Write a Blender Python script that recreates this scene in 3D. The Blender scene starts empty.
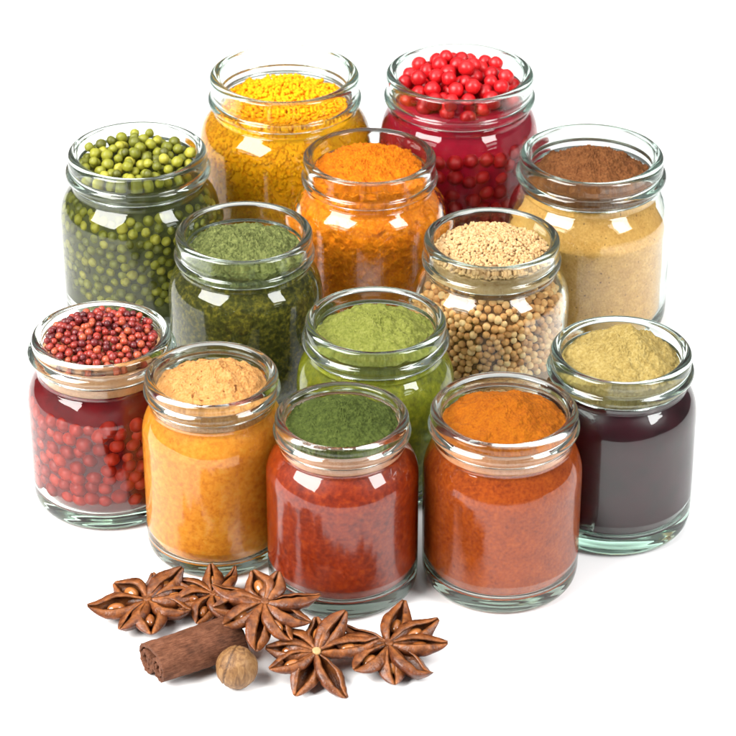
import bpy, bmesh, math, random
from math import sin, cos, pi, radians, sqrt, hypot
from mathutils import Vector, Matrix, Euler, noise
random.seed(7)
S = bpy.context.scene
COL = S.collection

# ------------------------------------------------------------------ helpers
def mesh_obj(name, verts, faces, mat, parent=None, smooth=True, mats=None):
    me = bpy.data.meshes.new(name)
    me.from_pydata(verts, [], faces)
    me.update()
    bm = bmesh.new()
    bm.from_mesh(me)
    if bm.calc_volume(signed=True) < 0:
        bmesh.ops.reverse_faces(bm, faces=bm.faces)
        bm.to_mesh(me)
    bm.free()
    if smooth:
        me.polygons.foreach_set('use_smooth', [True] * len(me.polygons))
    for m in (mats or [mat]):
        me.materials.append(m)
    o = bpy.data.objects.new(name, me)
    COL.objects.link(o)
    if parent:
        o.parent = parent
    return o

def tag(o, label, cat, group=None, kind=None):
    o['label'] = label
    o['category'] = cat
    if group:
        o['group'] = group
    if kind:
        o['kind'] = kind
    return o

def empty(name, loc):
    o = bpy.data.objects.new(name, None)
    o.empty_display_size = 0.01
    o.location = loc
    COL.objects.link(o)
    return o

def crspline(pts, n=6):
    """Catmull-Rom through 2-D points, n steps per span."""
    out = []
    P = [pts[0]] + list(pts) + [pts[-1]]
    for i in range(1, len(P) - 2):
        p0, p1, p2, p3 = P[i - 1], P[i], P[i + 1], P[i + 2]
        for k in range(n):
            t = k / n
            q = []
            for a in (0, 1):
                q.append(0.5 * ((2 * p1[a]) + (-p0[a] + p2[a]) * t +
                         (2 * p0[a] - 5 * p1[a] + 4 * p2[a] - p3[a]) * t * t +
                         (-p0[a] + 3 * p1[a] - 3 * p2[a] + p3[a]) * t ** 3))
            out.append((max(q[0], 0.0), q[1]))
    out.append(pts[-1])
    return out

def lathe(profile, segs, closed=False, wob=0.0, seed=0):
    """profile: list of (r, z); r == 0 at an end becomes one pole vertex."""
    V, F, rows = [], [], []
    for (r, z) in profile:
        if r < 1e-7:
            rows.append([len(V)])
            V.append((0, 0, z))
        else:
            idx = []
            for k in range(segs):
                a = 2 * pi * k / segs
                rr = r * (1 + wob * noise.noise(Vector((cos(a) * 1.2 + seed, sin(a) * 1.2, z * 25))))
                idx.append(len(V))
                V.append((rr * cos(a), rr * sin(a), z))
            rows.append(idx)
    n = len(rows)
    for i in range(n if closed else n - 1):
        a, b = rows[i], rows[(i + 1) % n]
        if len(a) == 1 and len(b) == 1:
            continue
        for k in range(segs):
            k2 = (k + 1) % segs
            if len(a) == 1:
                F.append((a[0], b[k], b[k2]))
            elif len(b) == 1:
                F.append((a[k2], a[k], b[0]))
            else:
                F.append((a[k], b[k], b[k2], a[k2]))
    return V, F

# ------------------------------------------------------------------ materials
def new_mat(name):
    m = bpy.data.materials.new(name)
    m.use_nodes = True
    nt = m.node_tree
    nt.nodes.clear()
    out = nt.nodes.new('ShaderNodeOutputMaterial')
    return m, nt, out

def N(nt, t, **kw):
    n = nt.nodes.new(t)
    for k, v in kw.items():
        if k in n.inputs:
            n.inputs[k].default_value = v
        else:
            setattr(n, k, v)
    return n

def ramp(nt, fac, stops):
    r = nt.nodes.new('ShaderNodeValToRGB')
    el = r.color_ramp.elements
    while len(el) < len(stops):
        el.new(0.5)
    for e, (p, c) in zip(el, stops):
        e.position = p
        e.color = (*c, 1)
    nt.links.new(fac, r.inputs['Fac'])
    return r.outputs['Color']

def mixc(nt, fac, a, b):
    m = nt.nodes.new('ShaderNodeMix')
    m.data_type = 'RGBA'
    for sock, val in ((m.inputs[0], fac), (m.inputs[6], a), (m.inputs[7], b)):
        if isinstance(val, tuple):
            sock.default_value = (*val, 1)
        elif isinstance(val, (int, float)):
            sock.default_value = val
        else:
            nt.links.new(val, sock)
    return m.outputs[2]

def glass_mat(name, tint, absorb, density, rough=0.0):
    m, nt, out = new_mat(name)
    g = N(nt, 'ShaderNodeBsdfGlass', Roughness=rough, IOR=1.45)
    g.inputs['Color'].default_value = (*tint, 1)
    # slightly uneven pressed-glass surface
    tc = N(nt, 'ShaderNodeTexCoord')
    no = N(nt, 'ShaderNodeTexNoise', Scale=38.0, Detail=1.0)
    bp = N(nt, 'ShaderNodeBump', Strength=0.10, Distance=0.002)
    nt.links.new(tc.outputs['Object'], no.inputs['Vector'])
    nt.links.new(no.outputs['Fac'], bp.inputs['Height'])
    nt.links.new(bp.outputs['Normal'], g.inputs['Normal'])
    if rough:      # only the band where hands hold the jar is dulled; foot and shoulder stay clear
        xyz = N(nt, 'ShaderNodeSeparateXYZ')
        nt.links.new(tc.outputs['Object'], xyz.inputs[0])
        lo = N(nt, 'ShaderNodeMapRange', clamp=True)
        lo.inputs['From Min'].default_value, lo.inputs['From Max'].default_value = 0.0095, 0.014
        lo.inputs['To Max'].default_value = rough
        hi = N(nt, 'ShaderNodeMapRange', clamp=True)
        hi.inputs['From Min'].default_value, hi.inputs['From Max'].default_value = 0.066, 0.060
        for q in (lo, hi):
            nt.links.new(xyz.outputs['Z'], q.inputs['Value'])
        mu = N(nt, 'ShaderNodeMath', operation='MULTIPLY')
        nt.links.new(lo.outputs[0], mu.inputs[0])
        nt.links.new(hi.outputs[0], mu.inputs[1])
        nt.links.new(mu.outputs[0], g.inputs['Roughness'])
    nt.links.new(g.outputs[0], out.inputs['Surface'])
    va = N(nt, 'ShaderNodeVolumeAbsorption', Density=density)
    va.inputs['Color'].default_value = (*absorb, 1)
    nt.links.new(va.outputs[0], out.inputs['Volume'])
    return m

def powder_mat(name, base, dark, light, grain=900.0, bump=0.5, clump=120.0, speck=None, rough=0.95, dist=0.0006, spec=0.15):
    """Ground spice: two scales of mottling, optional specks, granular bump."""
    m, nt, out = new_mat(name)
    p = N(nt, 'ShaderNodeBsdfPrincipled', Roughness=rough)
    p.inputs['Specular IOR Level'].default_value = spec
    tc = N(nt, 'ShaderNodeTexCoord')
    n1 = N(nt, 'ShaderNodeTexNoise', Scale=grain, Detail=3.0, Roughness=0.65)
    n2 = N(nt, 'ShaderNodeTexNoise', Scale=clump, Detail=4.0, Roughness=0.6)
    vo = N(nt, 'ShaderNodeTexVoronoi', Scale=grain * 0.8)
    for n in (n1, n2, vo):
        nt.links.new(tc.outputs['Object'], n.inputs['Vector'])
    c1 = ramp(nt, n1.outputs['Fac'], [(0.30, dark), (0.50, base), (0.72, light)])
    c2 = ramp(nt, n2.outputs['Fac'], [(0.30, dark), (0.55, base), (0.75, light)])
    c = mixc(nt, 0.42, c1, c2)
    if speck:
        col, thr, sc = speck
        n3 = N(nt, 'ShaderNodeTexNoise', Scale=sc, Detail=1.0)
        nt.links.new(tc.outputs['Object'], n3.inputs['Vector'])
        f = ramp(nt, n3.outputs['Fac'], [(thr, (0, 0, 0)), (thr + 0.05, (1, 1, 1))])
        c = mixc(nt, f, c, col)
    nt.links.new(c, p.inputs['Base Color'])
    ad = N(nt, 'ShaderNodeMath', operation='SUBTRACT')
    nt.links.new(n1.outputs['Fac'], ad.inputs[0])
    nt.links.new(vo.outputs['Distance'], ad.inputs[1])
    bp = N(nt, 'ShaderNodeBump', Strength=bump, Distance=dist)
    nt.links.new(ad.outputs[0], bp.inputs['Height'])
    nt.links.new(bp.outputs['Normal'], p.inputs['Normal'])
    nt.links.new(p.outputs[0], out.inputs['Surface'])
    return m

def paste_mat(name, base, dark, rough=0.35, grain=500.0, light=None, bump=0.25, clump=60.0):
    m, nt, out = new_mat(name)
    p = N(nt, 'ShaderNodeBsdfPrincipled', Roughness=rough)
    p.inputs['Specular IOR Level'].default_value = 0.2
    tc = N(nt, 'ShaderNodeTexCoord')
    n1 = N(nt, 'ShaderNodeTexNoise', Scale=grain, Detail=3.0, Roughness=0.7)
    n2 = N(nt, 'ShaderNodeTexNoise', Scale=clump, Detail=3.0)
    for n in (n1, n2):
        nt.links.new(tc.outputs['Object'], n.inputs['Vector'])
    lt = light or base
    c1 = ramp(nt, n1.outputs['Fac'], [(0.32, dark), (0.52, base), (0.70, lt)])
    c2 = ramp(nt, n2.outputs['Fac'], [(0.30, dark), (0.62, base)])
    c = mixc(nt, 0.35, c1, c2)
    nt.links.new(c, p.inputs['Base Color'])
    bp = N(nt, 'ShaderNodeBump', Strength=bump, Distance=0.0004)
    nt.links.new(n1.outputs['Fac'], bp.inputs['Height'])
    nt.links.new(bp.outputs['Normal'], p.inputs['Normal'])
    nt.links.new(p.outputs[0], out.inputs['Surface'])
    return m

def seed_mat(name, stops, rough=0.45, spec=0.4, scale=350.0, bump=0.2, coat=0.0):
    """Whole seeds: hue differs from seed to seed (Object Info random) plus fine mottling."""
    m, nt, out = new_mat(name)
    p = N(nt, 'ShaderNodeBsdfPrincipled', Roughness=rough)
    p.inputs['Specular IOR Level'].default_value = spec
    p.inputs['Coat Weight'].default_value = coat
    p.inputs['Coat Roughness'].default_value = 0.12
    oi = N(nt, 'ShaderNodeObjectInfo')
    tc = N(nt, 'ShaderNodeTexCoord')
    n1 = N(nt, 'ShaderNodeTexNoise', Scale=scale, Detail=3.0)
    nt.links.new(tc.outputs['Object'], n1.inputs['Vector'])
    sc = N(nt, 'ShaderNodeMath', operation='MULTIPLY_ADD')
    sc.inputs[1].default_value = 0.45
    nt.links.new(n1.outputs['Fac'], sc.inputs[0])
    r2 = N(nt, 'ShaderNodeMath', operation='MULTIPLY_ADD')
    r2.inputs[1].default_value = 0.85
    r2.inputs[2].default_value = -0.15
    nt.links.new(oi.outputs['Random'], r2.inputs[0])
    nt.links.new(r2.outputs[0], sc.inputs[2])
    c = ramp(nt, sc.outputs[0], stops)
    nt.links.new(c, p.inputs['Base Color'])
    bp = N(nt, 'ShaderNodeBump', Strength=bump, Distance=0.0004)
    nt.links.new(n1.outputs['Fac'], bp.inputs['Height'])
    nt.links.new(bp.outputs['Normal'], p.inputs['Normal'])
    nt.links.new(p.outputs[0], out.inputs['Surface'])
    return m

CLEAR = glass_mat('clear_glass', (0.968, 0.98, 0.972), (0.68, 0.82, 0.74), 22.0)
SOFT = glass_mat('clear_glass_handled', (0.968, 0.98, 0.972), (0.68, 0.82, 0.74), 22.0, 0.13)   # dulled by handling
GREEN = glass_mat('greenish_glass', (0.955, 0.975, 0.965), (0.50, 0.78, 0.66), 16.0)

# ------------------------------------------------------------------ the jars
# x, y, lip radius R, height H, body ratio b, style, glass, base thickness (R)
JARS = {
 1: (-0.0452, 0.2085, 0.0406, 0.1015, 1.165, 'band', GREEN, 0.16),
 2: (0.0496, 0.2055, 0.0399, 0.1037, 1.09, 'band', GREEN, 0.16),
 3: (-0.1191, 0.1292, 0.0361, 0.0939, 1.155, 'bead', CLEAR, 0.16),
 4: (0.0008, 0.1311, 0.0346, 0.0901, 1.165, 'band', CLEAR, 0.16),
 5: (0.1147, 0.1202, 0.0371, 0.0965, 1.145, 'bead', GREEN, 0.16),
 6: (-0.0609, 0.0507, 0.0339, 0.0880, 1.13, 'band', CLEAR, 0.16),
 7: (0.0607, 0.0461, 0.0335, 0.0872, 1.16, 'band', GREEN, 0.16),
 8: (-0.1223, -0.0477, 0.0321, 0.0871, 1.12, 'tall', CLEAR, 0.18),
 9: (-0.0695, -0.0894, 0.0298, 0.0906, 1.075, 'thread', CLEAR, 0.21),
 10: (0.0035, -0.0330, 0.0331, 0.0861, 1.12, 'bead', CLEAR, 0.16),
 11: (-0.0113, -0.1195, 0.0294, 0.0877, 1.145, 'thread', CLEAR, 0.29),
 12: (0.0595, -0.1138, 0.0325, 0.0876, 1.085, 'thread', CLEAR, 0.22),
 13: (0.1142, -0.0684, 0.0320, 0.0908, 1.125, 'bead', GREEN, 0.28),
}
WALL = {2: 0.17, 3: 0.17, 8: 0.17}   # heavy glass of the jars whose berries press against it
NECKS = {   # outer profile from the lip to the foot of the neck, (r, v) in lip radii, v measured down from the lip; then the joint index
 'thread': [(0.885, 0.012), (0.915, 0.0), (0.955, 0.004), (0.99, 0.035), (1.0, 0.085), (0.99, 0.135), (0.972, 0.16), (0.995, 0.19),
            (1.022, 0.225), (1.025, 0.265), (1.0, 0.305), (0.965, 0.335), (0.952, 0.375), (0.958, 0.41), (0.95, 0.45), (0.935, 0.49), (0.935, 0.53)],
 'bead': [(0.885, 0.012), (0.915, 0.0), (0.955, 0.004), (0.988, 0.035), (1.0, 0.09), (0.995, 0.16), (0.985, 0.20), (0.995, 0.23),
          (1.03, 0.265), (1.045, 0.305), (1.035, 0.345), (1.0, 0.375), (0.975, 0.40), (0.965, 0.44), (0.965, 0.49), (0.955, 0.53)],
 'band': [(0.885, 0.012), (0.915, 0.0), (0.955, 0.004), (0.99, 0.03), (1.0, 0.08), (0.992, 0.16), (0.985, 0.26), (0.995, 0.30),
          (1.022, 0.33), (1.03, 0.365), (1.015, 0.40), (0.975, 0.42), (0.955, 0.45), (0.965, 0.48), (0.96, 0.515), (0.955, 0.535)],
 'tall': [(0.885, 0.012), (0.915, 0.0), (0.955, 0.004), (0.99, 0.035), (1.0, 0.09), (0.99, 0.13), (0.99, 0.16), (1.03, 0.19),
          (1.065, 0.235), (1.055, 0.28), (1.0, 0.315), (0.965, 0.34), (0.955, 0.40), (0.955, 0.47), (0.955, 0.54), (0.95, 0.58)],
}
SHOULDER = {  # (share of the flare, depth below the neck): a sloping shoulder that turns into the wall
 'thread': [(0.10, 0.03), (0.30, 0.085), (0.52, 0.15), (0.70, 0.215), (0.84, 0.285), (0.94, 0.36), (0.985, 0.43), (1.0, 0.50)],
 'tall': [(0.10, 0.03), (0.32, 0.085), (0.54, 0.15), (0.72, 0.215), (0.86, 0.285), (0.95, 0.36), (0.99, 0.43), (1.0, 0.49)],
 'bead': [(0.10, 0.03), (0.32, 0.085), (0.54, 0.145), (0.72, 0.21), (0.86, 0.285), (0.95, 0.37), (0.99, 0.45), (1.0, 0.53)],
 'band': [(0.10, 0.025), (0.32, 0.075), (0.54, 0.135), (0.72, 0.20), (0.86, 0.28), (0.95, 0.37), (0.99, 0.45), (1.0, 0.53)],
}
JOINT = {'thread': 12, 'bead': 13, 'band': 12, 'tall': 12}

def profiles(j):
    x, y, R, H, b, style, gm, bt = JARS[j]
    h = H / R
    neck = NECKS[style]
    v0 = neck[-1][1]
    d = b - neck[-1][0]
    outer = list(neck)
    # rounded shoulder: a quarter-ellipse from the neck to the body
    SH = SHOULDER[style]
    for f, dv in SH:
        outer.append((neck[-1][0] + d * f, v0 + dv))
    outer += [(b, 1.2), (b, 1.5), (b, h - 0.6), (b, h - 0.3), (b - 0.006, h - 0.2), (b - 0.03, h - 0.105), (b - 0.075, h - 0.04),
              (b - 0.135, h - 0.008), (b - 0.19, h), (b - 0.24, h - 0.006), (b - 0.32, h - 0.035), (b - 0.5, h - 0.05), (0.3, h - 0.06), (0, h - 0.06)]
    w = WALL.get(j, 0.078)
    inner = [(0.885, 0.012), (0.865, 0.022), (0.852, 0.05), (0.85, 0.12), (0.85, 0.25), (0.85, 0.38), (0.85, v0 - 0.02)]
    ri = 0.85
    di = b - w - ri
    for f, dv in SH:
        inner.append((ri + di * f, v0 + dv + 0.03))
    inner += [(b - w, 1.25), (b - w, 1.6), (b - w, h - bt - 0.4), (b - w, h - bt - 0.2), (b - w - 0.02, h - bt - 0.1), (b - w - 0.08, h - bt - 0.03),
              (b - w - 0.2, h - bt), (0.4, h - bt + 0.01), (0, h - bt + 0.01)]
    return outer, inner

def to_m(j, pts):
    R, H = JARS[j][2], JARS[j][3]
    return [(r * R, H - v * R) for r, v in pts]

INNER = {}
def r_inner(j, v):
    """inner radius (lip radii) of the jar at depth v."""
    t = INNER[j]
    if v <= t[0][1]:
        return t[0][0]
    for (r0, v0), (r1, v1) in zip(t, t[1:]):
        if v0 <= v <= v1 and v1 > v0:
            return r0 + (r1 - r0) * (v - v0) / (v1 - v0)
    return t[-1][0]

def make_jar(j, label):
    x, y, R, H, b, style, gm, bt = JARS[j]
    outer, inner = profiles(j)
    ji = JOINT[style]
    vj = outer[ji][1]
    o_s = crspline(outer, 6)
    i_s = crspline(inner, 6)
    INNER[j] = [p for p in i_s]
    root = empty('spice_jar', (x, y, 0.0))
    root.rotation_euler = (0, 0, j * 0.7)
    tag(root, label, 'glass jar', 'open glass spice jars standing on the white table')
    # rim ring: outer from the lip down to the joint, back up the inner wall
    top_o = o_s[:ji * 6 + 1]
    ring = top_o + [(0.965 * 0.5 + 0.425, vj)] + [p for p in reversed(i_s) if 0.012 < p[1] < vj - 0.01 and p[0] < 0.9]
    # inner wall foot
    k = len(top_o) + 1
    ring = top_o + [(0.852, vj)] + ring[k:]
    V, F = lathe(to_m(j, ring), 144, closed=True, wob=0.0025, seed=j)
    mesh_obj('rim', V, F, gm, root)
    low_o = [(outer[ji][0], vj + 0.0008)] + o_s[ji * 6 + 1:]
    low_i = [p for p in i_s if p[1] > vj + 0.01]
    prof = [(0.0, low_i[-1][1])] + [p for p in reversed(low_i) if p[0] > 1e-6] + [(0.852, vj + 0.0008)] + low_o
    V, F = lathe(to_m(j, prof), 144, wob=0.0025, seed=j)
    mesh_obj('body', V, F, SOFT if j in (9, 11, 12) else gm, root)
    return root

# ------------------------------------------------------------------ what is in the jars
def fbm(p, o=4):
    return noise.fractal(p, 1.0, 2.0, o)

def mound_fn(j, edge, peak, off=(0, 0), p=1.5, rough=0.02, fine=0.012, seed=0, ridge=0.0):
    """Returns v(r, a): depth of the heap's surface, in lip radii."""
    R = JARS[j][2]
    def f(r, a, rmax):
        px, py = r * cos(a), r * sin(a)
        q = hypot(px - off[0] * (1 - r / rmax), py - off[1] * (1 - r / rmax)) / rmax
        q = min(q, 1.0)
        base = edge + (peak - edge) * (1 - q ** p)
        base += rough * fbm(Vector((px * 3.2 + seed * 7.3, py * 3.2, seed)), 3)
        base += rough * 0.5 * noise.noise(Vector((px * 9 + seed, py * 9, 3.1)))
        base -= fine * abs(fbm(Vector((px * 26, py * 26 + seed, 1.7)), 2))
        base += ridge * max(0.0, 1 - q * 1.4) * noise.noise(Vector((px * 6 + 4 * seed, py * 6, 8)))
        return base
    return f

def make_fill(name, j, mat, top, v_bot=None, embed=True, gap=0.012, rings=64, segs=200, side_noise=0.0, side_freq=20, side_mat=None, neck_gap=None):
    """A body of spice following the inside of jar j, its top given by top(r, a, rmax) (a number = flat)."""
    x, y, R, H, b, style, gm, bt = JARS[j]
    h = H / R
    vb = (h - bt - 0.004) if v_bot is None else v_bot
    ng = gap if neck_gap is None else neck_gap
    def side_r(v, a):
        ri = r_inner(j, min(v, h - bt + 0.0))
        if embed and v > 0.62:
            r = r_inner(j, min(v, h - bt - 0.03)) + 0.010 - 0.022 * max(0.0, min(1.0, (v - (h - bt - 0.30)) / 0.12))
        elif embed:
            t = max(0.0, min(1.0, (v - 0.5) / 0.12))
            r = ri + (0.010 * t - ng * (1 - t))
        else:
            t = max(0.0, min(1.0, (v - 0.5) / 0.12))
            r = ri - (gap * t + ng * (1 - t))
        if side_noise:
            r -= side_noise * abs(fbm(Vector((cos(a) * side_freq / 6, sin(a) * side_freq / 6, v * side_freq / 6)), 3))
        return max(r, 0.02)
    V, F = [], []
    edge0 = top if isinstance(top, (int, float)) else top(1e3, 0.0, 1.0)
    def top_v(r, a, rm):
        return top if isinstance(top, (int, float)) else top(r, a, rm)
    rows = []
    # top disc
    V.append((0, 0, H - R * top_v(0, 0, 0.85)))
    rows.append([0])
    edges = []
    for k in range(segs):
        a = 2 * pi * k / segs
        v = top_v(0.84, a, 0.84)
        rm = side_r(v, a)
        v = top_v(rm, a, rm)
        edges.append((rm, v))
    for i in range(1, rings + 1):
        t = i / rings
        idx = []
        for k in range(segs):
            a = 2 * pi * k / segs
            rm = edges[k][0]
            r = rm * t
            v = top_v(r, a, rm)
            idx.append(len(V))
            V.append((R * r * cos(a), R * r * sin(a), H - R * v))
        rows.append(idx)
    nside = 70
    for i in range(1, nside + 1):
        t = i / nside
        idx = []
        for k in range(segs):
            a = 2 * pi * k / segs
            v = edges[k][1] + (vb - edges[k][1]) * t
            r = side_r(v, a)
            idx.append(len(V))
            V.append((R * r * cos(a), R * r * sin(a), H - R * v))
        rows.append(idx)
    rows.append([len(V)])
    V.append((0, 0, H - R * vb))
    for A, B in zip(rows, rows[1:]):
        for k in range(segs):
            k2 = (k + 1) % segs
            if len(A) == 1:
                F.append((A[0], B[k], B[k2]))
            elif len(B) == 1:
                F.append((A[k2], A[k], B[0]))
            else:
                F.append((A[k], B[k], B[k2], A[k2]))
    o = mesh_obj(name, V, F, mat, mats=[mat, side_mat or mat])
    lim = segs + (rings - 1) * segs
    o.data.polygons.foreach_set('material_index', [0 if i < lim else 1 for i in range(len(F))])
    o.location = (x, y, 0)
    return o

def ico(sub=2):
    import bmesh
    bm = bmesh.new()
    bmesh.ops.create_icosphere(bm, subdivisions=sub, radius=1.0)
    v = [p.co.copy() for p in bm.verts]
    f = [tuple(q.index for q in fc.verts) for fc in bm.faces]
    bm.free()
    return v, f
ICO1, ICO2, ICO3 = ico(1), ico(2), ico(3)

def seed_meshes(name, r, mat, n=4, lump=0.05, wrinkle=0.03, dimple=0.0, freq=1.6, squash=0.0):
    """n different meshes of one kind of seed."""
    out = []
    for i in range(n):
        V = []
        for p in ICO3[0]:
            s = 1 + lump * noise.noise(p * freq + Vector((i * 9.1, 0, 0))) + wrinkle * noise.noise(p * 5 + Vector((0, i * 4.3, 2)))
            if dimple:
                s -= dimple * math.exp(-((1 - p.z) / 0.03))
            V.append((p.x * r * s, p.y * r * s, p.z * r * s * (1 - squash)))
        me = bpy.data.meshes.new(name)
        me.from_pydata(V, [], ICO3[1])
        me.polygons.foreach_set('use_smooth', [True] * len(me.polygons))
        me.materials.append(mat)
        out.append(me)
    return out

def put_seed(name, me, loc, label, cat, group, s=1.0):
    o = bpy.data.objects.new(name, me)
    o.location = loc
    o.rotation_euler = (random.uniform(0, 6.3), random.uniform(0, 6.3), random.uniform(0, 6.3))
    o.scale = (s, s, s)
    COL.objects.link(o)
    return tag(o, label, cat, group)

def heap_positions(j, r, n, base_v, rmax, tries=60, seed=0):
    """Drop n balls of radius r (metres) on a heap; each settles at the lowest of several tries."""
    rnd = random.Random(seed)
    x, y, R, H = JARS[j][:4]
    P = []
    for i in range(n):
        best = None
        for t in range(tries):
            a = rnd.uniform(0, 2 * pi)
            q = sqrt(rnd.random()) * rmax
            px, py = q * cos(a), q * sin(a)
            g = H - R * base_v(q / R, a, rmax / R)
            z = g + r * 0.55
            for (ax, ay, az) in P:
                d2 = (ax - px) ** 2 + (ay - py) ** 2
                if d2 < (1.96 * r) ** 2:
                    z = max(z, az + sqrt((1.96 * r) ** 2 - d2))
            cost = (z - g)
            if best is None or cost < best[0]:
                best = (cost, px, py, z)
        P.append(best[1:])
    return [(x + a, y + b, c) for a, b, c in P]

def wall_positions(j, r, n, v0, v1, depth=0.0, spread=2.2, tries=40, seed=0, jitter=0.15, tight=1.62):
    """Balls packed against the inside of the glass, on the half that faces the room."""
    rnd = random.Random(seed)
    x, y, R, H = JARS[j][:4]
    P = []
    out = []
    for i in range(n):
        best = None
        for t in range(tries):
            a = -pi / 2 + rnd.uniform(-spread, spread)
            v = rnd.uniform(v0, v1)
            q = R * r_inner(j, v) - r * (1.02 + depth) - rnd.random() * r * jitter
            p = (q * cos(a), q * sin(a), H - R * v)
            d = min([(p[0] - s[0]) ** 2 + (p[1] - s[1]) ** 2 + (p[2] - s[2]) ** 2 for s in P] or [1])
            if best is None or d > best[0]:
                best = (d, p)
        if best[0] < (tight * r) ** 2 and i > 5:
            continue
        P.append(best[1])
    return [(x + a, y + b, c) for a, b, c in P]

def granules(name, j, mat, r, n, surf, rmax, seed=0, side=None, side_mat=None):
    """A heap of coarse granules nobody could count: one mesh of little lumps (on the heap and, if asked, against the glass)."""
    rnd = random.Random(seed)
    x, y, R, H = JARS[j][:4]
    V, F = [], []
    def lump(c, s):
        b0 = len(V)
        e = Euler((rnd.uniform(0, 6), rnd.uniform(0, 6), rnd.uniform(0, 6))).to_matrix()
        sx, sy, sz = s * rnd.uniform(0.75, 1.2), s * rnd.uniform(0.75, 1.2), s * rnd.uniform(0.7, 1.1)
        k = rnd.random() * 50
        for p in ICO2[0]:
            q = p * (1 + 0.18 * noise.noise(p * 1.8 + Vector((k, 0, 0))))
            w = e @ Vector((q.x * sx, q.y * sy, q.z * sz))
            V.append((c[0] + w.x, c[1] + w.y, c[2] + w.z))
        for f in ICO2[1]:
            F.append(tuple(b0 + i for i in f))
    for i in range(n):
        a = rnd.uniform(0, 2 * pi)
        q = sqrt(rnd.random()) * rmax
        g = H - R * surf(q / R, a, rmax / R)
        s = r * rnd.uniform(0.6, 1.25)
        lump((q * cos(a), q * sin(a), g + s * rnd.uniform(-0.1, 0.75)), s)
    n_top = len(F)
    if side:
        m, v0, v1, spread = side
        for i in range(m):
            a = -pi / 2 + rnd.uniform(-spread, spread)
            v = rnd.uniform(v0, v1)
            s = r * rnd.uniform(0.95, 1.35)
            q = R * r_inner(j, v) + (0.0009 - s * 0.35 * rnd.random() if v > 0.6 else -s * (1.1 + rnd.random() * 0.5))
            lump((q * cos(a), q * sin(a), H - R * v), s)
    o = mesh_obj(name, V, F, mat, mats=[mat, side_mat or mat])
    o.data.polygons.foreach_set('material_index', [0 if i < n_top else 1 for i in range(len(F))])
    o.location = (x, y, 0)
    return o

LABELS = {
 1: 'large round-shouldered glass jar holding bright yellow granules, at the back beside the red berries',
 2: 'large glass jar heaped with shiny red berries, at the back of the group',
 3: 'glass jar full of green peppercorns at the outer left of the second row',
 4: 'round-shouldered glass jar of bright orange powder in the centre of the back rows',
 5: 'greenish-rimmed glass jar with brown powder heaped over beige powder',
 6: 'squat glass jar of dark grey-green dried herb between green peppercorns and pale green powder',
 7: 'green-rimmed glass jar with whole tan coriander seeds showing through its side',
 8: 'glass jar of red peppercorns with large red balls showing through its side',
 9: 'narrow glass jar of orange paste topped with tan ginger powder',
 10: 'glass jar of light green powder standing in the middle of the group',
 11: 'glass jar of red-orange paste topped with dark green powder, nearest the star anise',
 12: 'glass jar of red-brown powder topped with bright orange powder, at the front right',
 13: 'thick-based greenish glass jar of dark purple liquid topped with yellow-green powder',
}
for j in JARS:
    make_jar(j, LABELS[j])

# --- 1 yellow granules
M_yel = powder_mat('yellow_granule', (0.8075, 0.3067, 0.002333), (0.618, 0.1591, 0.001555), (0.8075, 0.4771, 0.007776), grain=700, clump=260, bump=0.35)
M_yes = powder_mat('yellow_granule_lit', (0.84, 0.3696, 0.0024), (0.74, 0.264, 0.0016), (0.85, 0.4576, 0.008), grain=700, clump=260, bump=0.08)  # lighter copy of the granule colour, painting in light the hemmed-in jar side lacks
t = mound_fn(1, 0.45, 0.26, (0.0, 0.1), 1.4, 0.05, 0.02, 1)
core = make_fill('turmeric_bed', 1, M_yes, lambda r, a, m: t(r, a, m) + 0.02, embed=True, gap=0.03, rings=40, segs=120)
tag(core, 'packed bright yellow spice filling the large back jar below its loose granules', 'spice', None, 'stuff')
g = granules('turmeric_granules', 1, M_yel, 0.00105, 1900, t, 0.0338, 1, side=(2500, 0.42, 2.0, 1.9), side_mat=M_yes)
tag(g, 'loose bright yellow granules heaped in the large back jar', 'spice granules', None, 'stuff')

# --- 2 red berries in red syrup
M_ber = seed_mat('red_berry_skin', [(0.1, (0.3052, 0.002048, 0.004608)), (0.6, (0.4659, 0.00512, 0.008064)), (0.95, (0.5301, 0.01024, 0.01152))], rough=0.38, spec=0.35, bump=0.12, scale=160)
M_syr = paste_mat('berry_syrup', (0.36, 0.004, 0.022), (0.22, 0.002, 0.014), rough=0.15, grain=90, bump=0.05)
def syrup_body(name, j, mat, v_top):
    x, y, R, H, b, style, gm, bt = JARS[j]
    h = H / R
    prof = [(0, v_top), (r_inner(j, v_top) - 0.008, v_top)]
    v = v_top + 0.03
    while v < h - bt - 0.32:
        prof.append((r_inner(j, v) + (0.010 if v > 0.62 else -0.006), v))
        v += 0.05
    prof += [(r_inner(j, h - bt - 0.2) - 0.012, h - bt - 0.16), (r_inner(j, h - bt - 0.1) - 0.012, h - bt - 0.07), (0.7, h - bt - 0.012), (0, h - bt - 0.012)]
    V, F = lathe(to_m(j, prof), 120)
    o = mesh_obj(name, V, F, mat)
    o.location = (x, y, 0)
    return o
core = syrup_body('berry_syrup', 2, M_syr, 0.36)
tag(core, 'dark crimson syrup around the berries in the back right jar', 'syrup')
BER = seed_meshes('red_berry', 0.0042, M_ber, 5, 0.07, 0.015, dimple=0.12)
t2 = mound_fn(2, 0.38, 0.20, (0.0, 0.0), 1.3, 0.0, 0.0)
for p in heap_positions(2, 0.0042, 70, t2, 0.0298, 70, 5):
    put_seed('red_berry', random.choice(BER), p, 'shiny round red berry heaped in the mouth of the back right jar', 'berry', 'red berries heaped in the back right jar', random.uniform(0.92, 1.06))

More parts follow.
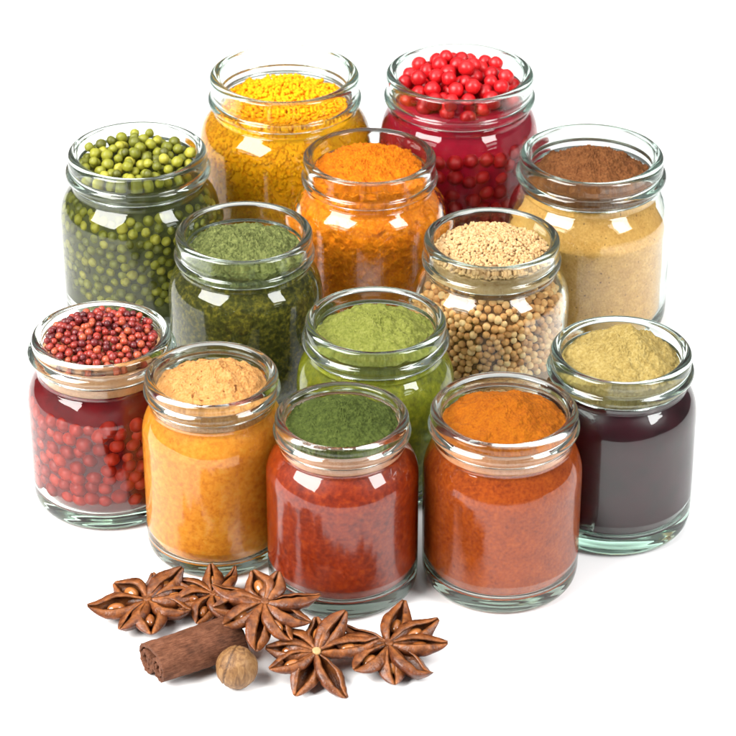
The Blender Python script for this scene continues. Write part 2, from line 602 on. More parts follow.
for p in wall_positions(2, 0.0047, 110, 0.86, 2.0, -1.05, 1.9, 80, 15, 0.4, 1.4):
    put_seed('red_berry', random.choice(BER), p, 'red berry pressed against the glass side of the back right jar', 'berry', 'red berries behind the glass of the back right jar', random.uniform(0.92, 1.06))

# --- 3 green peppercorns
M_pea = seed_mat('green_peppercorn_skin', [(0.0, (0.0525, 0.05332, 0.005832)), (0.35, (0.119, 0.1254, 0.008748)), (0.7, (0.21, 0.207, 0.01458)), (1.0, (0.322, 0.2886, 0.03402))], rough=0.5, spec=0.35, scale=260, bump=0.3)
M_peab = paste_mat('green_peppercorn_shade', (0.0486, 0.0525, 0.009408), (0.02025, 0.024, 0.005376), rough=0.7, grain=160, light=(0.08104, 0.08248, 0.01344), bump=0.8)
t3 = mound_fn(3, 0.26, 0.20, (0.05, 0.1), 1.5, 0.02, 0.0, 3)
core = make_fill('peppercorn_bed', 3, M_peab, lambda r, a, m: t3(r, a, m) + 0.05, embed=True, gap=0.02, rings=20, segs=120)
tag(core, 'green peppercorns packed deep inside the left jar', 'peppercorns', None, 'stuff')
PEA = seed_meshes('green_peppercorn', 0.0029, M_pea, 6, 0.10, 0.05, dimple=0.08)
for p in heap_positions(3, 0.0029, 100, t3, 0.0283, 220, 6):
    put_seed('green_peppercorn', random.choice(PEA), p, 'round green peppercorn heaped in the mouth of the left jar', 'peppercorn', 'green peppercorns heaped in the left jar', random.uniform(0.74, 1.08))
for p in wall_positions(3, 0.0031, 197, 0.68, 1.95, -1.15, 1.55, 160, 8, 0.6, 1.3):
    put_seed('green_peppercorn', random.choice(PEA), p, 'green peppercorn lying against the glass side of the left jar', 'peppercorn', 'green peppercorns behind the glass of the left jar', random.uniform(0.80, 1.04))

# --- 4 orange powder
M_org = powder_mat('orange_powder', (0.4307, 0.1064, 0.001229), (0.2615, 0.04804, 0.0009216), (0.523, 0.1647, 0.003686), grain=800, clump=240, bump=0.7)
M_ors = powder_mat('orange_powder_lit', (0.74, 0.19, 0.003), (0.52, 0.095, 0.002), (0.82, 0.28, 0.008), grain=800, clump=240, bump=0.8)  # same powder coloured brighter at the side, making up for blocked light
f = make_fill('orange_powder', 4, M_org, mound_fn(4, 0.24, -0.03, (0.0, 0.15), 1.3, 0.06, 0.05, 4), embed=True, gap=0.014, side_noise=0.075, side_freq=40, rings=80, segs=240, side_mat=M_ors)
tag(f, 'crumbly bright orange powder filling the round-shouldered middle jar', 'spice powder')

# --- 5 brown powder over beige powder
M_bei = powder_mat('beige_powder', (0.657, 0.3402, 0.08903), (0.4856, 0.2229, 0.05154), (0.8285, 0.4692, 0.1593), grain=900, clump=200, bump=0.35, speck=((0.2285, 0.09384, 0.02812), 0.70, 700))
M_brn = powder_mat('brown_powder', (0.1198, 0.0425, 0.01224), (0.0612, 0.01739, 0.0051), (0.1734, 0.07245, 0.0255), grain=800, clump=160, bump=0.8)
def t5(r, a, m):
    return 0.50 + 0.52 * max(0, min(1, (r - 0.70) / 0.32)) ** 1.2 + 0.02 * noise.noise(Vector((r * 5 * cos(a), r * 5 * sin(a), 2)))
def fill5():
    # beige powder: body plus the slope that climbs into the neck
    x, y, R, H, b, style, gm, bt = JARS[5]
    h = H / R
    prof = [(0, 0.50), (0.5, 0.50), (0.74, 0.505), (0.80, 0.54), (0.84, 0.64), (0.89, 0.78), (0.96, 0.92), (1.03, 1.01), (1.054, 1.045)]
    side = [(r_inner(5, v) - 0.012, v) for v in (1.08, 1.3, 1.6, 2.0, h - bt - 0.3, h - bt - 0.12, h - bt - 0.05)]
    bot = [(0.8, h - bt - 0.008), (0, h - bt - 0.008)]
    V, F = lathe(to_m(5, crspline(prof, 5) + side + bot), 160)
    V = [(vx, vy, vz + 0.0007 * noise.noise(Vector((vx * 260, vy * 260, vz * 260))) + 0.0012 * noise.noise(Vector((vx * 70, vy * 70, 3)))) for vx, vy, vz in V]
    o = mesh_obj('beige_powder', V, F, M_bei)
    o.location = (x, y, 0)
    return o
tag(fill5(), 'pale beige powder filling the right back jar under a brown heap', 'spice powder')
f = make_fill('brown_powder', 5, M_brn, mound_fn(5, 0.33, 0.0, (0.0, 0.10), 1.0, 0.07, 0.055, 5), v_bot=0.48, embed=False, gap=0.03, rings=80, segs=220)
tag(f, 'crumbly brown powder heaped in the mouth of the right back jar', 'spice powder')

# --- 6 dark dried herb
M_hrb = powder_mat('dried_herb', (0.09216, 0.1061, 0.03063), (0.02822, 0.03788, 0.00891), (0.2069, 0.2226, 0.07243), grain=520, clump=330, bump=1.0, dist=0.001)
M_hrs = powder_mat('dried_herb_pressed', (0.0589, 0.05766, 0.008316), (0.01683, 0.01885, 0.003465), (0.2805, 0.2328, 0.02079), grain=430, clump=330, bump=1.0, dist=0.001)
f = make_fill('herb_heap', 6, M_hrb, mound_fn(6, 0.32, 0.10, (0.05, 0.0), 1.3, 0.08, 0.055, 6), v_bot=0.46, embed=False, gap=0.012, rings=80, segs=220)
tag(f, 'grey-green dried herb heaped in the mouth of the squat jar', 'dried herb')
f = make_fill('pressed_herb', 6, M_hrs, 0.47, embed=True, gap=0.012, rings=10, segs=200)
tag(f, 'dark green herb flakes pressed against the side of the squat jar', 'dried herb')

# --- 7 coriander
M_cor = seed_mat('coriander_skin', [(0.0, (0.4125, 0.1771, 0.055)), (0.4, (0.66, 0.3289, 0.11)), (0.75, (0.85, 0.4934, 0.209)), (1.0, (0.85, 0.6325, 0.33))], rough=0.55, spec=0.3, scale=420, bump=0.35)
M_gra = powder_mat('coriander_granule', (0.429, 0.2722, 0.1256), (0.2917, 0.1568, 0.06279), (0.5663, 0.396, 0.2332), grain=420, clump=330, bump=0.35)
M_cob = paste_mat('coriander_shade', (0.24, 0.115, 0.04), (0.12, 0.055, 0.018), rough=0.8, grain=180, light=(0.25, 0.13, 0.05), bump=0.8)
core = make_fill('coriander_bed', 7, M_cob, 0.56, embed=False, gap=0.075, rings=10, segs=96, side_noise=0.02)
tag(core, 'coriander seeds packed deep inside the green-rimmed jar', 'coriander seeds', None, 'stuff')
t7 = mound_fn(7, 0.22, 0.06, (0, 0.05), 1.5, 0.03, 0.0, 7)
core = make_fill('crushed_coriander', 7, M_gra, lambda r, a, m: t7(r, a, m) + 0.02, v_bot=0.47, embed=False, gap=0.02, rings=40, segs=120)
tag(core, 'pale crushed coriander under the loose granules of the green-rimmed jar', 'spice powder', None, 'stuff')
g = granules('coriander_granules', 7, M_gra, 0.00088, 2300, t7, 0.0277, 2)
tag(g, 'pale tan coriander granules heaped in the mouth of the green-rimmed jar', 'spice granules', None, 'stuff')
CORI = seed_meshes('coriander_seed', 0.00185, M_cor, 4, 0.04, 0.05)
for p in wall_positions(7, 0.00185, 299, 0.60, 1.80, -0.12, 1.32, 160, 9, 0.35, 1.3):
    put_seed('coriander_seed', random.choice(CORI), p, 'round tan coriander seed lying against the glass of the green-rimmed jar', 'seed', 'coriander seeds behind the glass', random.uniform(0.9, 1.12))

# --- 8 red peppercorns, tan layer, red balls in syrup
M_pep = seed_mat('red_peppercorn_skin', [(0.0, (0.04, 0.0045, 0.0064)), (0.3, (0.128, 0.01125, 0.0112)), (0.6, (0.24, 0.0225, 0.0128)), (0.85, (0.304, 0.06375, 0.024)), (1.0, (0.336, 0.015, 0.016))], rough=0.4, spec=0.4, scale=300, bump=0.3)
M_bal = seed_mat('red_ball_skin', [(0.0, (0.2357, 0.008775, 0.00378)), (0.5, (0.3857, 0.01755, 0.006048)), (1.0, (0.4714, 0.03291, 0.01134))], rough=0.4, spec=0.3, scale=120, bump=0.1)
M_sy8 = paste_mat('red_brine', (0.1495, 0.002592, 0.005184), (0.0715, 0.001728, 0.003456), rough=0.15, grain=70, bump=0.05)
M_tan = powder_mat('tan_powder', (0.529, 0.276, 0.138), (0.437, 0.207, 0.09775), (0.621, 0.3565, 0.1955), grain=900, clump=60, bump=0.15)
f = make_fill('tan_powder_layer', 8, M_tan, 0.22, v_bot=0.565, embed=False, gap=0.006, rings=8, segs=120)
tag(f, 'smooth tan powder layer in the neck under the red peppercorns', 'spice powder')
tag(syrup_body('red_brine', 8, M_sy8, 0.575), 'dark red brine filling the left jar around the red balls', 'brine')
PEP = seed_meshes('red_peppercorn', 0.00172, M_pep, 5, 0.08, 0.06)
t8 = mound_fn(8, 0.20, 0.06, (0, 0.1), 1.5, 0.02, 0.0, 8)
for p in heap_positions(8, 0.00172, 285, t8, 0.0252, 45, 11):
    put_seed('red_peppercorn', random.choice(PEP), p, 'small dark red peppercorn heaped in the mouth of the leftmost front jar', 'peppercorn', 'red peppercorns heaped in the left jar', random.uniform(0.85, 1.12))
BAL = seed_meshes('red_ball', 0.0041, M_bal, 4, 0.07, 0.02)
for p in wall_positions(8, 0.0039, 260, 1.00, 2.24, -1.0, 2.0, 200, 12, 0.55, 1.3):
    put_seed('red_pickled_berry', random.choice(BAL), p, 'large dull red berry pressed against the side of the leftmost front jar', 'berry', 'red berries behind the glass of the left jar', random.uniform(0.82, 1.05))

# --- 9 tan ginger on orange paste
M_gin = powder_mat('ginger_powder', (0.3694, 0.1761, 0.05249), (0.2462, 0.09715, 0.02346), (0.4514, 0.255, 0.105), grain=900, clump=200, bump=0.6, speck=((0.1368, 0.04858, 0.01235), 0.68, 330))
M_opa = paste_mat('orange_paste', (0.85, 0.2988, 0.01901), (0.6192, 0.1523, 0.00864), light=(0.85, 0.3984, 0.05184), rough=0.5, grain=420)
f = make_fill('ginger_powder', 9, M_gin, mound_fn(9, 0.26, -0.11, (0.14, 0.05), 1.15, 0.06, 0.035, 9, ridge=0.05), v_bot=0.50, embed=False, gap=0.014, rings=80, segs=220)
tag(f, 'tan ginger powder heaped in the mouth of the narrow jar', 'spice powder')
f = make_fill('orange_paste', 9, M_opa, 0.515, embed=True, gap=0.012, rings=8, segs=160)
tag(f, 'orange paste filling the narrow jar under the tan powder', 'spice paste')

# --- 10 light green powder
M_lgr = powder_mat('light_green_powder', (0.1253, 0.1357, 0.02414), (0.06667, 0.0793, 0.01073), (0.192, 0.1944, 0.05362), grain=800, clump=220, bump=0.6)
M_lgb = paste_mat('green_paste', (0.2229, 0.234, 0.00864), (0.08625, 0.09488, 0.00432), light=(0.3737, 0.3669, 0.0216), rough=0.6, grain=300)
f = make_fill('light_green_powder', 10, M_lgr, mound_fn(10, 0.25, -0.10, (0.05, 0.05), 1.15, 0.06, 0.035, 10, ridge=0.05), v_bot=0.49, embed=False, gap=0.014, rings=80, segs=220)
tag(f, 'light green powder heaped in the mouth of the middle jar', 'spice powder')
f = make_fill('green_paste', 10, M_lgb, 0.505, embed=True, gap=0.012, rings=8, segs=160)
tag(f, 'olive green paste filling the middle jar under the light powder', 'spice paste')

# --- 11 dark green powder on red-orange paste
M_dgr = powder_mat('dark_green_powder', (0.03759, 0.05176, 0.008517), (0.01419, 0.02154, 0.003194), (0.0689, 0.0849, 0.01775), grain=700, clump=260, bump=0.8)
M_pnk = powder_mat('rose_tan_powder', (0.575, 0.286, 0.176), (0.483, 0.22, 0.121), (0.667, 0.374, 0.242), grain=900, clump=60, bump=0.15)
M_red = paste_mat('red_orange_paste', (0.2823, 0.02373, 0.00094), (0.1314, 0.007339, 0.0004701), light=(0.4282, 0.05929, 0.001882), rough=0.4, grain=380)
f = make_fill('dark_green_powder', 11, M_dgr, mound_fn(11, 0.19, -0.15, (0.05, 0.1), 1.15, 0.05, 0.045, 11), v_bot=0.22, embed=False, gap=0.014, rings=80, segs=220)
tag(f, 'dark green powder heaped in the mouth of the jar nearest the star anise', 'spice powder')
f = make_fill('rose_tan_powder_layer', 11, M_pnk, 0.23, v_bot=0.51, embed=False, gap=0.006, rings=8, segs=120)
tag(f, 'rosy tan powder layer in the neck under the dark green powder', 'spice powder')
f = make_fill('red_paste', 11, M_red, 0.52, embed=True, gap=0.012, rings=8, segs=160)
tag(f, 'grainy red-orange paste filling the jar nearest the star anise', 'spice paste')

# --- 12 orange powder on red-brown powder
M_or2 = powder_mat('bright_orange_powder', (0.2214, 0.05771, 0.0006451), (0.1423, 0.02804, 0.0004301), (0.261, 0.08243, 0.001613), grain=1000, clump=200, bump=0.5)
M_rbr = powder_mat('red_brown_powder', (0.3478, 0.05354, 0.00252), (0.1932, 0.02334, 0.00126), (0.483, 0.0961, 0.00504), grain=640, clump=150, bump=0.5, rough=0.8)
M_pch = powder_mat('peach_powder', (0.621, 0.275, 0.143), (0.529, 0.209, 0.088), (0.713, 0.363, 0.209), grain=900, clump=60, bump=0.15)
f = make_fill('bright_orange_powder', 12, M_or2, mound_fn(12, 0.22, -0.14, (0.12, 0.0), 1.15, 0.05, 0.025, 12, ridge=0.04), v_bot=0.26, embed=False, gap=0.014, rings=80, segs=220)
tag(f, 'bright orange powder heaped in the mouth of the front right jar', 'spice powder')
f = make_fill('peach_powder_layer', 12, M_pch, 0.27, v_bot=0.51, embed=False, gap=0.006, rings=8, segs=120)
tag(f, 'peach powder layer in the neck under the bright orange powder', 'spice powder')
f = make_fill('red_brown_powder', 12, M_rbr, 0.52, embed=True, gap=0.012, rings=8, segs=160)
tag(f, 'red-brown powder filling the front right jar', 'spice powder')

# --- 13 yellow-green powder on dark purple liquid
M_ygr = powder_mat('yellow_green_powder', (0.2342, 0.1704, 0.05082), (0.133, 0.08519, 0.02033), (0.3165, 0.2468, 0.1016), grain=800, clump=220, bump=0.7)
M_pur = paste_mat('dark_purple_liquid', (0.03226, 0.001971, 0.006653), (0.01613, 0.0009856, 0.003326), rough=0.3, grain=60, bump=0.03)
f = make_fill('yellow_green_powder', 13, M_ygr, mound_fn(13, 0.19, -0.30, (0.15, 0.22), 1.0, 0.06, 0.035, 13, ridge=0.05), v_bot=0.42, embed=False, gap=0.014, rings=80, segs=220)
tag(f, 'yellow-green powder heaped in the mouth of the right jar over dark liquid', 'spice powder')
f = make_fill('dark_purple_liquid', 13, M_pur, 0.435, embed=True, gap=0.010, rings=8, segs=160)
tag(f, 'dark purple liquid filling the thick-based right jar', 'liquid')

# ------------------------------------------------------------------ star anise, cinnamon, nutmeg
def anise_mat():
    m, nt, out = new_mat('star_anise_husk')
    p = N(nt, 'ShaderNodeBsdfPrincipled', Roughness=0.36)
    p.inputs['Specular IOR Level'].default_value = 0.32
    at = N(nt, 'ShaderNodeAttribute', attribute_name='lip')
    tc = N(nt, 'ShaderNodeTexCoord')
    oi = N(nt, 'ShaderNodeObjectInfo')
    n1 = N(nt, 'ShaderNodeTexNoise', Scale=260.0, Detail=5.0, Roughness=0.65)
    n2 = N(nt, 'ShaderNodeTexNoise', Scale=1100.0, Detail=2.0)
    for n in (n1, n2):
        nt.links.new(tc.outputs['Object'], n.inputs['Vector'])
    c = ramp(nt, n1.outputs['Fac'], [(0.30, (0.007, 0.0015, 0.001)), (0.5, (0.028, 0.005, 0.002)), (0.70, (0.09, 0.019, 0.006))])
    c2 = ramp(nt, n1.outputs['Fac'], [(0.3, (0.030, 0.006, 0.002)), (0.7, (0.20, 0.055, 0.012))])
    cr = mixc(nt, oi.outputs['Random'], c, c2)
    cb = mixc(nt, 0.8, c, cr)
    c3 = ramp(nt, n1.outputs['Fac'], [(0.3, (0.05, 0.012, 0.003)), (0.7, (0.25, 0.085, 0.022))])
    cc = mixc(nt, at.outputs['Fac'], cb, c3)
    pale = N(nt, 'ShaderNodeMapRange')
    pale.inputs['From Min'].default_value = 1.0
    pale.inputs['From Max'].default_value = 2.2
    nt.links.new(at.outputs['Fac'], pale.inputs['Value'])
    cc = mixc(nt, pale.outputs[0], cc, (0.52, 0.38, 0.17))
    nt.links.new(cc, p.inputs['Base Color'])
    ad = N(nt, 'ShaderNodeMath', operation='ADD')
    nt.links.new(n1.outputs['Fac'], ad.inputs[0])
    nt.links.new(n2.outputs['Fac'], ad.inputs[1])
    bp = N(nt, 'ShaderNodeBump', Strength=0.45, Distance=0.0005)
    nt.links.new(ad.outputs[0], bp.inputs['Height'])
    nt.links.new(bp.outputs['Normal'], p.inputs['Normal'])
    nt.links.new(p.outputs[0], out.inputs['Surface'])
    return m
M_ani = anise_mat()
M_sd = seed_mat('anise_seed_skin', [(0.0, (0.16, 0.045, 0.010)), (1.0, (0.34, 0.12, 0.03))], rough=0.12, spec=0.6, scale=200, bump=0.05)

def pod_mesh(L, W, D, gap, droop, tipup, seed):
    """One boat-shaped carpel along +x; its seam opens upward (z)."""
    rnd = random.Random(seed)
    n = 22
    V, F, A = [], [], []
    th = 0.00075
    K = 13
    ring = 2 * K
    for i in range(n + 1):
        t = i / n
        x = L * (0.03 + 0.97 * t)
        w = W * (sin(pi * min(1, t ** 0.85 * 0.97 + 0.02)) ** 0.8) * (0.35 + 0.65 * t ** 0.5) + 0.0006 * (1 - t)
        w = max(w, 0.00035)
        d = D * (sin(pi * min(1, t ** 0.75 * 0.93 + 0.06)) ** 0.7) + 0.0012 * (1 - t)
        g = gap * (sin(pi * t ** 0.8) ** 1.2) * w
        zt = -droop * L * t ** 1.6 + tipup * L * max(0, t - 0.72) ** 1.5 * 2.2 + 0.0012 * sin(pi * t)
        sway = 0.05 * L * sin(pi * t) * (rnd.random() - 0.5) * 0.2
        def sec(q, ww, dd):       # q: 0 at the lip, 1 at the keel
            return g * (1 - q) ** 2 + ww * sin(pi * min(1.0, 0.02 + 0.98 * q ** 0.72)) ** 0.85, -dd * q ** 1.1
        pts = []
        for k in range(K):        # outer shell: left lip, keel, right lip
            u = 1 - abs(1 - 2 * k / (K - 1))
            hw, zz = sec(u, w, d)
            yy = (hw + th * (1 - u)) * (1 if k < K / 2 - 0.5 else (-1 if k > K / 2 else 0))
            pts.append((yy + sway, zz + zt, 1.0 if u == 0 else (0.15 if u < 0.26 else 0.0)))
        for k in range(K):        # inner shell back
            u = 1 - abs(1 - 2 * (1 - k / (K - 1)))
            hw, zz = sec(u, max(w - th, 0.0001), max(d - th, 0.0001))
            kk = K - 1 - k
            yy = hw * 0.9 * (1 if kk < K / 2 - 0.5 else (-1 if kk > K / 2 else 0))
            pts.append((yy + sway, zz + zt - 0.00012, 0.6))
        for (yy, zz, c) in pts:
            q = Vector((x, yy, zz))
            q += Vector((0, 0.5, 1)) * 0.00035 * noise.noise(q * 300 + Vector((seed, 0, 0)))
            V.append(tuple(q))
            A.append(c)
    for i in range(n):
        for k in range(ring):
            a, b = i * ring + k, i * ring + (k + 1) % ring
            F.append((a, b, b + ring, a + ring))
    F.append(tuple(range(ring))[::-1])
    F.append(tuple(n * ring + k for k in range(ring)))
    return V, F, A

def star(label, loc, rot, scale, angs, seed, group='star anise lying in front of the jars', hub_tone=0.8):
    rnd = random.Random(seed)
    root = empty('star_anise', loc)
    root.rotation_euler = rot
    root.scale = (scale,) * 3
    tag(root, label, 'star anise', group)
    # hub: a small ribbed column where the pods meet
    V, F = lathe([(0, 0.0009), (0.0006, 0.0005), (0.0013, 0.0010), (0.0019, 0.0004), (0.0018, -0.003), (0.0014, -0.006), (0, -0.007)], 24, wob=0.12, seed=seed)
    hub = mesh_obj('hub', V, F, M_ani, root)
    at = hub.data.attributes.new('lip', 'FLOAT', 'POINT')
    at.data.foreach_set('value', [hub_tone if v[2] > 0 else 0.2 for v in V])
    for i, (a, lf) in enumerate(angs):
        L = 0.0225 * lf * rnd.uniform(0.90, 1.06)
        W = 0.0057 * rnd.uniform(0.85, 1.2)
        D = 0.0075 * rnd.uniform(0.9, 1.15) * min(1, lf + 0.1)
        V, F, A = pod_mesh(L, W, D, rnd.choice([0.10, 0.20, 0.35, 0.55]), rnd.uniform(0.02, 0.14), rnd.uniform(0.1, 0.5), seed * 31 + i)
        p = mesh_obj('pod', V, F, M_ani, root)
        at = p.data.attributes.new('lip', 'FLOAT', 'POINT')
        at.data.foreach_set('value', A)
        tw = rnd.uniform(-0.45, 0.45)
        p.rotation_euler = Euler((tw, rnd.uniform(-0.08, 0.08), radians(a) + rnd.uniform(-0.05, 0.05)), 'XYZ')
        if rnd.random() < 0.7 and lf > 0.7:
            sv = [(q.x * 0.0038 + L * 0.52, q.y * min(W * 0.62, 0.0025), q.z * 0.0022 - D * 0.26 - 0.04 * L) for q in ICO3[0]]
            mesh_obj('seed', sv, ICO3[1], M_sd, p)
    return root

def ev(n, off=0.0, lens=None):
    return [(off + 360.0 * i / n, (lens[i] if lens else 1.0)) for i in range(n)]

def rest_on_table(root, lift=0.0002):
    """Let the star down (or up) until its lowest pod touches the table."""
    bpy.context.view_layer.update()
    zs = []
    for c in root.children:
        zs += [(c.matrix_world @ v.co).z for v in c.data.vertices]
    root.location.z += lift - min(zs)
    bpy.context.view_layer.update()
    print('STAR', root.name, tuple(round(v, 4) for v in root.location))

sA = star('star anise at the far left, its eight brown pods spread flat', (-0.0973, -0.1466, 0.011), (radians(3), radians(-2), 0), 1.06,
     [(140, 1), (193, 1.06), (240, 1.05), (279, 0.98), (337, 0.88), (23, 0.98), (50, 0.95), (85, 0.8)], 3)
rest_on_table(sA)
sB = star('small dark star anise half hidden behind the cinnamon stick', (-0.0686, -0.1416, 0.009), (radians(8), radians(4), 0), 0.84,
     [(98, 0.95), (150, 1), (58, 1), (15, 1), (200, 1), (248, 0.95), (292, 0.9), (335, 0.95)], 5)
rest_on_table(sB)
sC = star('star anise leaning over the right end of the cinnamon stick', (-0.0444, -0.1700, 0.0245), (radians(14), radians(5), 0), 1.04,
     [(165, 1.1), (197, 1.0), (226, 1.08), (267, 1.1), (303, 1.0), (333, 1.0), (14, 1.0), (70, 0.72), (110, 0.8)], 8)
sD = star('star anise tipped towards the viewer, front and centre, with a pale hub', (-0.0219, -0.1900, 0.014), (radians(24), radians(0), 0), 1.0,
     [(146, 0.85), (93, 0.8), (60, 1.0), (12, 1.15), (298, 1.15), (248, 1.0), (207, 1.0), (178, 0.95)], 12, hub_tone=1.55)
rest_on_table(sD)
sE = star('reddish star anise at the right end of the row, in front of the red-orange jar', (0.0090, -0.1809, 0.012), (radians(10), radians(2), 0), 1.04,
     [(72, 1.05), (32, 1.05), (0, 1.05), (318, 1.05), (277, 0.95), (232, 1.05), (185, 1.1), (155, 0.9)], 17)
rest_on_table(sE)

def cinnamon():
    # double-scroll cross-section: the bark's centre line, then given thickness
    r0 = 0.0106
    cl = []
    # left scroll, inside out, then over the back, then right scroll outside in
    def spiral(cx, cy, ra, rb, a0, a1, n):
        return [(cx + (ra + (rb - ra) * i / n) * cos(a0 + (a1 - a0) * i / n), cy + (ra + (rb - ra) * i / n) * sin(a0 + (a1 - a0) * i / n)) for i in range(n + 1)]
    left = spiral(-0.0046, 0.0005, 0.0012, 0.0050, radians(420), radians(-270), 60)
    right = [(-x, y) for x, y in reversed(left)]
    # left ends at its top (angle -270 = 90 deg); join over the back in a low arch
    cl = left + [(-0.0030, 0.0060), (-0.0012, 0.0063), (0.0012, 0.0063), (0.0030, 0.0060)] + right
    th = 0.00062
    nrm = []
    for i in range(len(cl)):
        a, b = cl[max(0, i - 1)], cl[min(len(cl) - 1, i + 1)]
        tx, ty = b[0] - a[0], b[1] - a[1]
        l = hypot(tx, ty) or 1
        nrm.append((-ty / l, tx / l))
    loop = [(p[0] + n[0] * th, p[1] + n[1] * th) for p, n in zip(cl, nrm)] + [(p[0] - n[0] * th, p[1] - n[1] * th) for p, n in reversed(list(zip(cl, nrm)))]
    Lc, m = 0.040, 50
    V, F = [], []
    k = len(loop)
    for i in range(m + 1):
        t = i / m
        for q, (a, b) in enumerate(loop):
            p = Vector((a, b, 0))
            e = 1 + 0.05 * noise.noise(Vector((a * 90, b * 90, t * 2.5)))
            zz = Lc * t
            if i in (0, m):
                zz += 0.0009 * noise.noise(Vector((a * 700, b * 700, i)))
            w = 0.0002 * noise.noise(Vector((a * 900, b * 900, t * 12)))
            V.append(((a * e + w) * 1.25, (b * e + w) * 1.36, zz))
    for i in range(m):
        for q in range(k):
            q2 = (q + 1) % k
            F.append((i * k + q, i * k + q2, (i + 1) * k + q2, (i + 1) * k + q))
    h = k // 2
    for q in range(h - 1):
        F.append((q + 1, q, k - 1 - q, k - 2 - q))
        F.append((m * k + q, m * k + q + 1, m * k + k - 2 - q, m * k + k - 1 - q))
    mt, nt, out = new_mat('cinnamon_bark')
    p = N(nt, 'ShaderNodeBsdfPrincipled', Roughness=0.75)
    p.inputs['Specular IOR Level'].default_value = 0.14
    tc = N(nt, 'ShaderNodeTexCoord')
    mp = N(nt, 'ShaderNodeMapping')
    mp.inputs['Scale'].default_value = (1, 1, 0.16)
    nt.links.new(tc.outputs['Object'], mp.inputs['Vector'])
    n1 = N(nt, 'ShaderNodeTexNoise', Scale=1500.0, Detail=8.0, Roughness=0.75)
    nt.links.new(mp.outputs[0], n1.inputs['Vector'])
    n2 = N(nt, 'ShaderNodeTexNoise', Scale=140.0, Detail=5.0, Roughness=0.65)
    nt.links.new(tc.outputs['Object'], n2.inputs['Vector'])
    c1 = ramp(nt, n1.outputs['Fac'], [(0.38, (0.022, 0.007, 0.003)), (0.5, (0.10, 0.036, 0.017)), (0.62, (0.20, 0.085, 0.045))])
    c2 = ramp(nt, n2.outputs['Fac'], [(0.3, (0.022, 0.008, 0.004)), (0.52, (0.10, 0.036, 0.018)), (0.75, (0.22, 0.095, 0.055))])
    c = mixc(nt, 0.55, c1, c2)
    nt.links.new(c, p.inputs['Base Color'])
    ad = N(nt, 'ShaderNodeMath', operation='ADD')
    nt.links.new(n1.outputs['Fac'], ad.inputs[0])
    nt.links.new(n2.outputs['Fac'], ad.inputs[1])
    bp = N(nt, 'ShaderNodeBump', Strength=0.8, Distance=0.0007)
    nt.links.new(ad.outputs[0], bp.inputs['Height'])
    nt.links.new(bp.outputs['Normal'], p.inputs['Normal'])
    nt.links.new(p.outputs[0], out.inputs['Surface'])
    o = mesh_obj('cinnamon_stick', V, F, mt)
    o.data.polygons.foreach_set('use_smooth', [len(f) == 4 and i < m * k for i, f in enumerate(F)])
    return tag(o, 'thick rolled cinnamon stick lying in front of the jars, its double-curled end facing left', 'cinnamon stick')
ci = cinnamon()
ax = Vector((0.0432, 0.0250, 0.0)).normalized()
upv = Vector((0, 0, 1))
sd = upv.cross(ax)
# scroll plane: local x = sideways rolled a little, local y = up, local z = along the axis
roll = radians(-14)
lx = sd * cos(roll) + upv * sin(roll)
ly = ax.cross(lx)
M = Matrix((lx, ly, ax)).transposed().to_4x4()
M.translation = Vector((-0.0920, -0.1930, 0.0112))
ci.matrix_world = M
bpy.context.view_layer.update()
dz = min((M @ v.co).z for v in ci.data.vertices)
M.translation.z += 0.0002 - dz
ci.matrix_world = M
print('CINN', M.translation)

def nutmeg():
    V, G = [], []
    ax = Vector((0.25, 0.1, 1)).normalized()
    gn = Vector((0.93, -0.30, -0.20)).normalized()
    src, fc = ico(5)
    for p in src:
        s = 1 + 0.03 * noise.noise(p * 2.2) + 0.016 * noise.noise(Vector((p.x * 9, p.y * 9, p.z * 3)))
        s -= 0.010 * abs(noise.noise(Vector((p.x * 14, p.y * 14, p.z * 5))))
        dd = p.dot(gn) + 0.30 + 0.02 * noise.noise(p * 4)
        s -= 0.06 * math.exp(-(dd / 0.035) ** 2)
        s += 0.018 * math.exp(-((abs(dd) - 0.085) / 0.05) ** 2)
        s += 0.05 * math.exp(-((1 - p.dot(ax)) / 0.02))
        G.append(math.exp(-(dd / 0.030) ** 2))
        V.append((p.x * s * 0.0089, p.y * s * 0.0089, p.z * s * 0.0094))
    m, nt, out = new_mat('nutmeg_shell')
    b = N(nt, 'ShaderNodeBsdfPrincipled', Roughness=0.55)
    b.inputs['Specular IOR Level'].default_value = 0.3
    tc = N(nt, 'ShaderNodeTexCoord')
    mp = N(nt, 'ShaderNodeMapping')
    mp.inputs['Scale'].default_value = (1, 1, 0.3)
    nt.links.new(tc.outputs['Object'], mp.inputs['Vector'])
    n1 = N(nt, 'ShaderNodeTexNoise', Scale=420.0, Detail=5.0, Roughness=0.6, Distortion=1.2)
    nt.links.new(mp.outputs[0], n1.inputs['Vector'])
    c = ramp(nt, n1.outputs['Fac'], [(0.28, (0.055, 0.022, 0.007)), (0.5, (0.15, 0.072, 0.024)), (0.72, (0.25, 0.14, 0.055))])
    at = N(nt, 'ShaderNodeAttribute', attribute_name='groove')
    c = mixc(nt, at.outputs['Fac'], c, (0.03, 0.012, 0.005))
    nt.links.new(c, b.inputs['Base Color'])
    bp = N(nt, 'ShaderNodeBump', Strength=0.5, Distance=0.0005)
    nt.links.new(n1.outputs['Fac'], bp.inputs['Height'])
    nt.links.new(bp.outputs['Normal'], b.inputs['Normal'])
    nt.links.new(b.outputs[0], out.inputs['Surface'])
    o = mesh_obj('nutmeg', V, fc, m)
    o.data.attributes.new('groove', 'FLOAT', 'POINT').data.foreach_set('value', G)
    o.location = (-0.0556, -0.1968, 0.0095)
    return tag(o, 'round tan nutmeg with a dark groove, beside the cinnamon stick', 'nutmeg')
nutmeg()

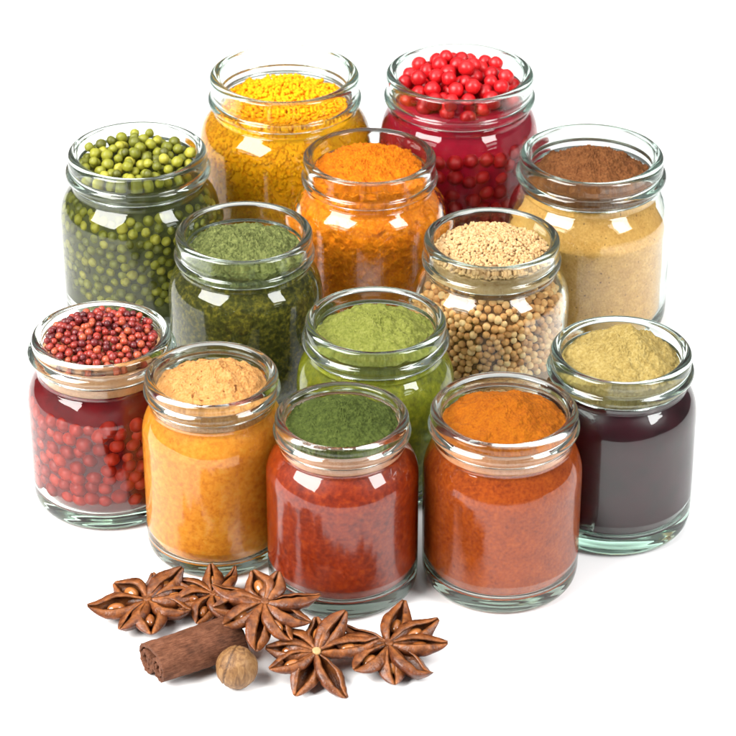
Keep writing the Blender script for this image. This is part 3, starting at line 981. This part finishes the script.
# ------------------------------------------------------------------ white table
def table():
    m, nt, out = new_mat('white_table')
    p = N(nt, 'ShaderNodeBsdfPrincipled', Roughness=0.6)
    p.inputs['Base Color'].default_value = (0.80, 0.80, 0.80, 1)
    p.inputs['Specular IOR Level'].default_value = 0.2
    nt.links.new(p.outputs[0], out.inputs['Surface'])
    x0, x1, y0, y1, th = -0.60, 0.60, -0.42, 0.95, 0.025
    V = [(x, y, z) for z in (0, -th) for x, y in ((x0, y0), (x1, y0), (x1, y1), (x0, y1))]
    F = [(0, 1, 2, 3), (7, 6, 5, 4)] + [(k, k + 4, (k + 1) % 4 + 4, (k + 1) % 4) for k in range(4)]
    o = mesh_obj('table', V, F, m, smooth=False)
    o['kind'] = 'structure'
    o['label'] = 'plain white studio table top'
    return o
table()

# ------------------------------------------------------------------ light: studio lamps
def lamp(name, loc, target, w, h, power, col=(1, 1, 1)):
    d = bpy.data.lights.new(name, 'AREA')
    d.shape = 'RECTANGLE'
    d.size, d.size_y = w, h
    d.energy = power
    d.color = col
    o = bpy.data.objects.new(name, d)
    o.location = loc
    o.rotation_euler = (Vector(target) - Vector(loc)).to_track_quat('-Z', 'Y').to_euler()
    COL.objects.link(o)
    return o
T = (0, 0, 0.05)
def sph(az, el, d):
    """az: degrees left (-) or right (+) of the camera's side."""
    return (d * cos(radians(el)) * sin(radians(az)), -d * cos(radians(el)) * cos(radians(az)), d * sin(radians(el)))
lamp('key_softbox', sph(-60, 42, 1.6), T, 1.10, 0.98, 98, (1.0, 0.985, 0.96))
lamp('overhead_softbox', (0.0, 0.22, 1.5), (0, 0.02, 0), 1.9, 1.5, 23)
lamp('fill_strip', sph(58, 40, 1.4), T, 0.46, 0.74, 28)

w = bpy.data.worlds.new('World')
S.world = w
w.use_nodes = True
bg = w.node_tree.nodes['Background']
bg.inputs['Color'].default_value = (1, 1, 1, 1)
bg.inputs['Strength'].default_value = 0.25

# ------------------------------------------------------------------ camera and render settings
cam = bpy.data.cameras.new('camera')
co = bpy.data.objects.new('camera', cam)
COL.objects.link(co)
e, D = radians(30.8), 1.25
co.location = (0, -D * cos(e), 0.04 + D * sin(e))
co.rotation_euler = (radians(90) - e, 0, 0)
cam.sensor_fit = 'VERTICAL'
cam.angle = radians(16.2)
cam.dof.use_dof = True
cam.dof.focus_distance = 1.19
cam.dof.aperture_fstop = 22
cam.clip_start, cam.clip_end = 0.01, 100
S.camera = co
S.view_settings.view_transform = 'Standard'
S.view_settings.look = 'None'
S.view_settings.exposure = -0.25
S.view_settings.gamma = 1
S.render.engine = 'CYCLES'
cy = S.cycles
cy.max_bounces = 24
cy.transmission_bounces = 20
cy.glossy_bounces = 8
cy.diffuse_bounces = 4
cy.volume_bounces = 0
cy.transparent_max_bounces = 8
cy.caustics_reflective = False
cy.caustics_refractive = True
cy.blur_glossy = 0.3
cy.sample_clamp_indirect = 8
cy.use_denoising = True
try:
    cy.denoiser = 'OPENIMAGEDENOISE'
except Exception:
    pass
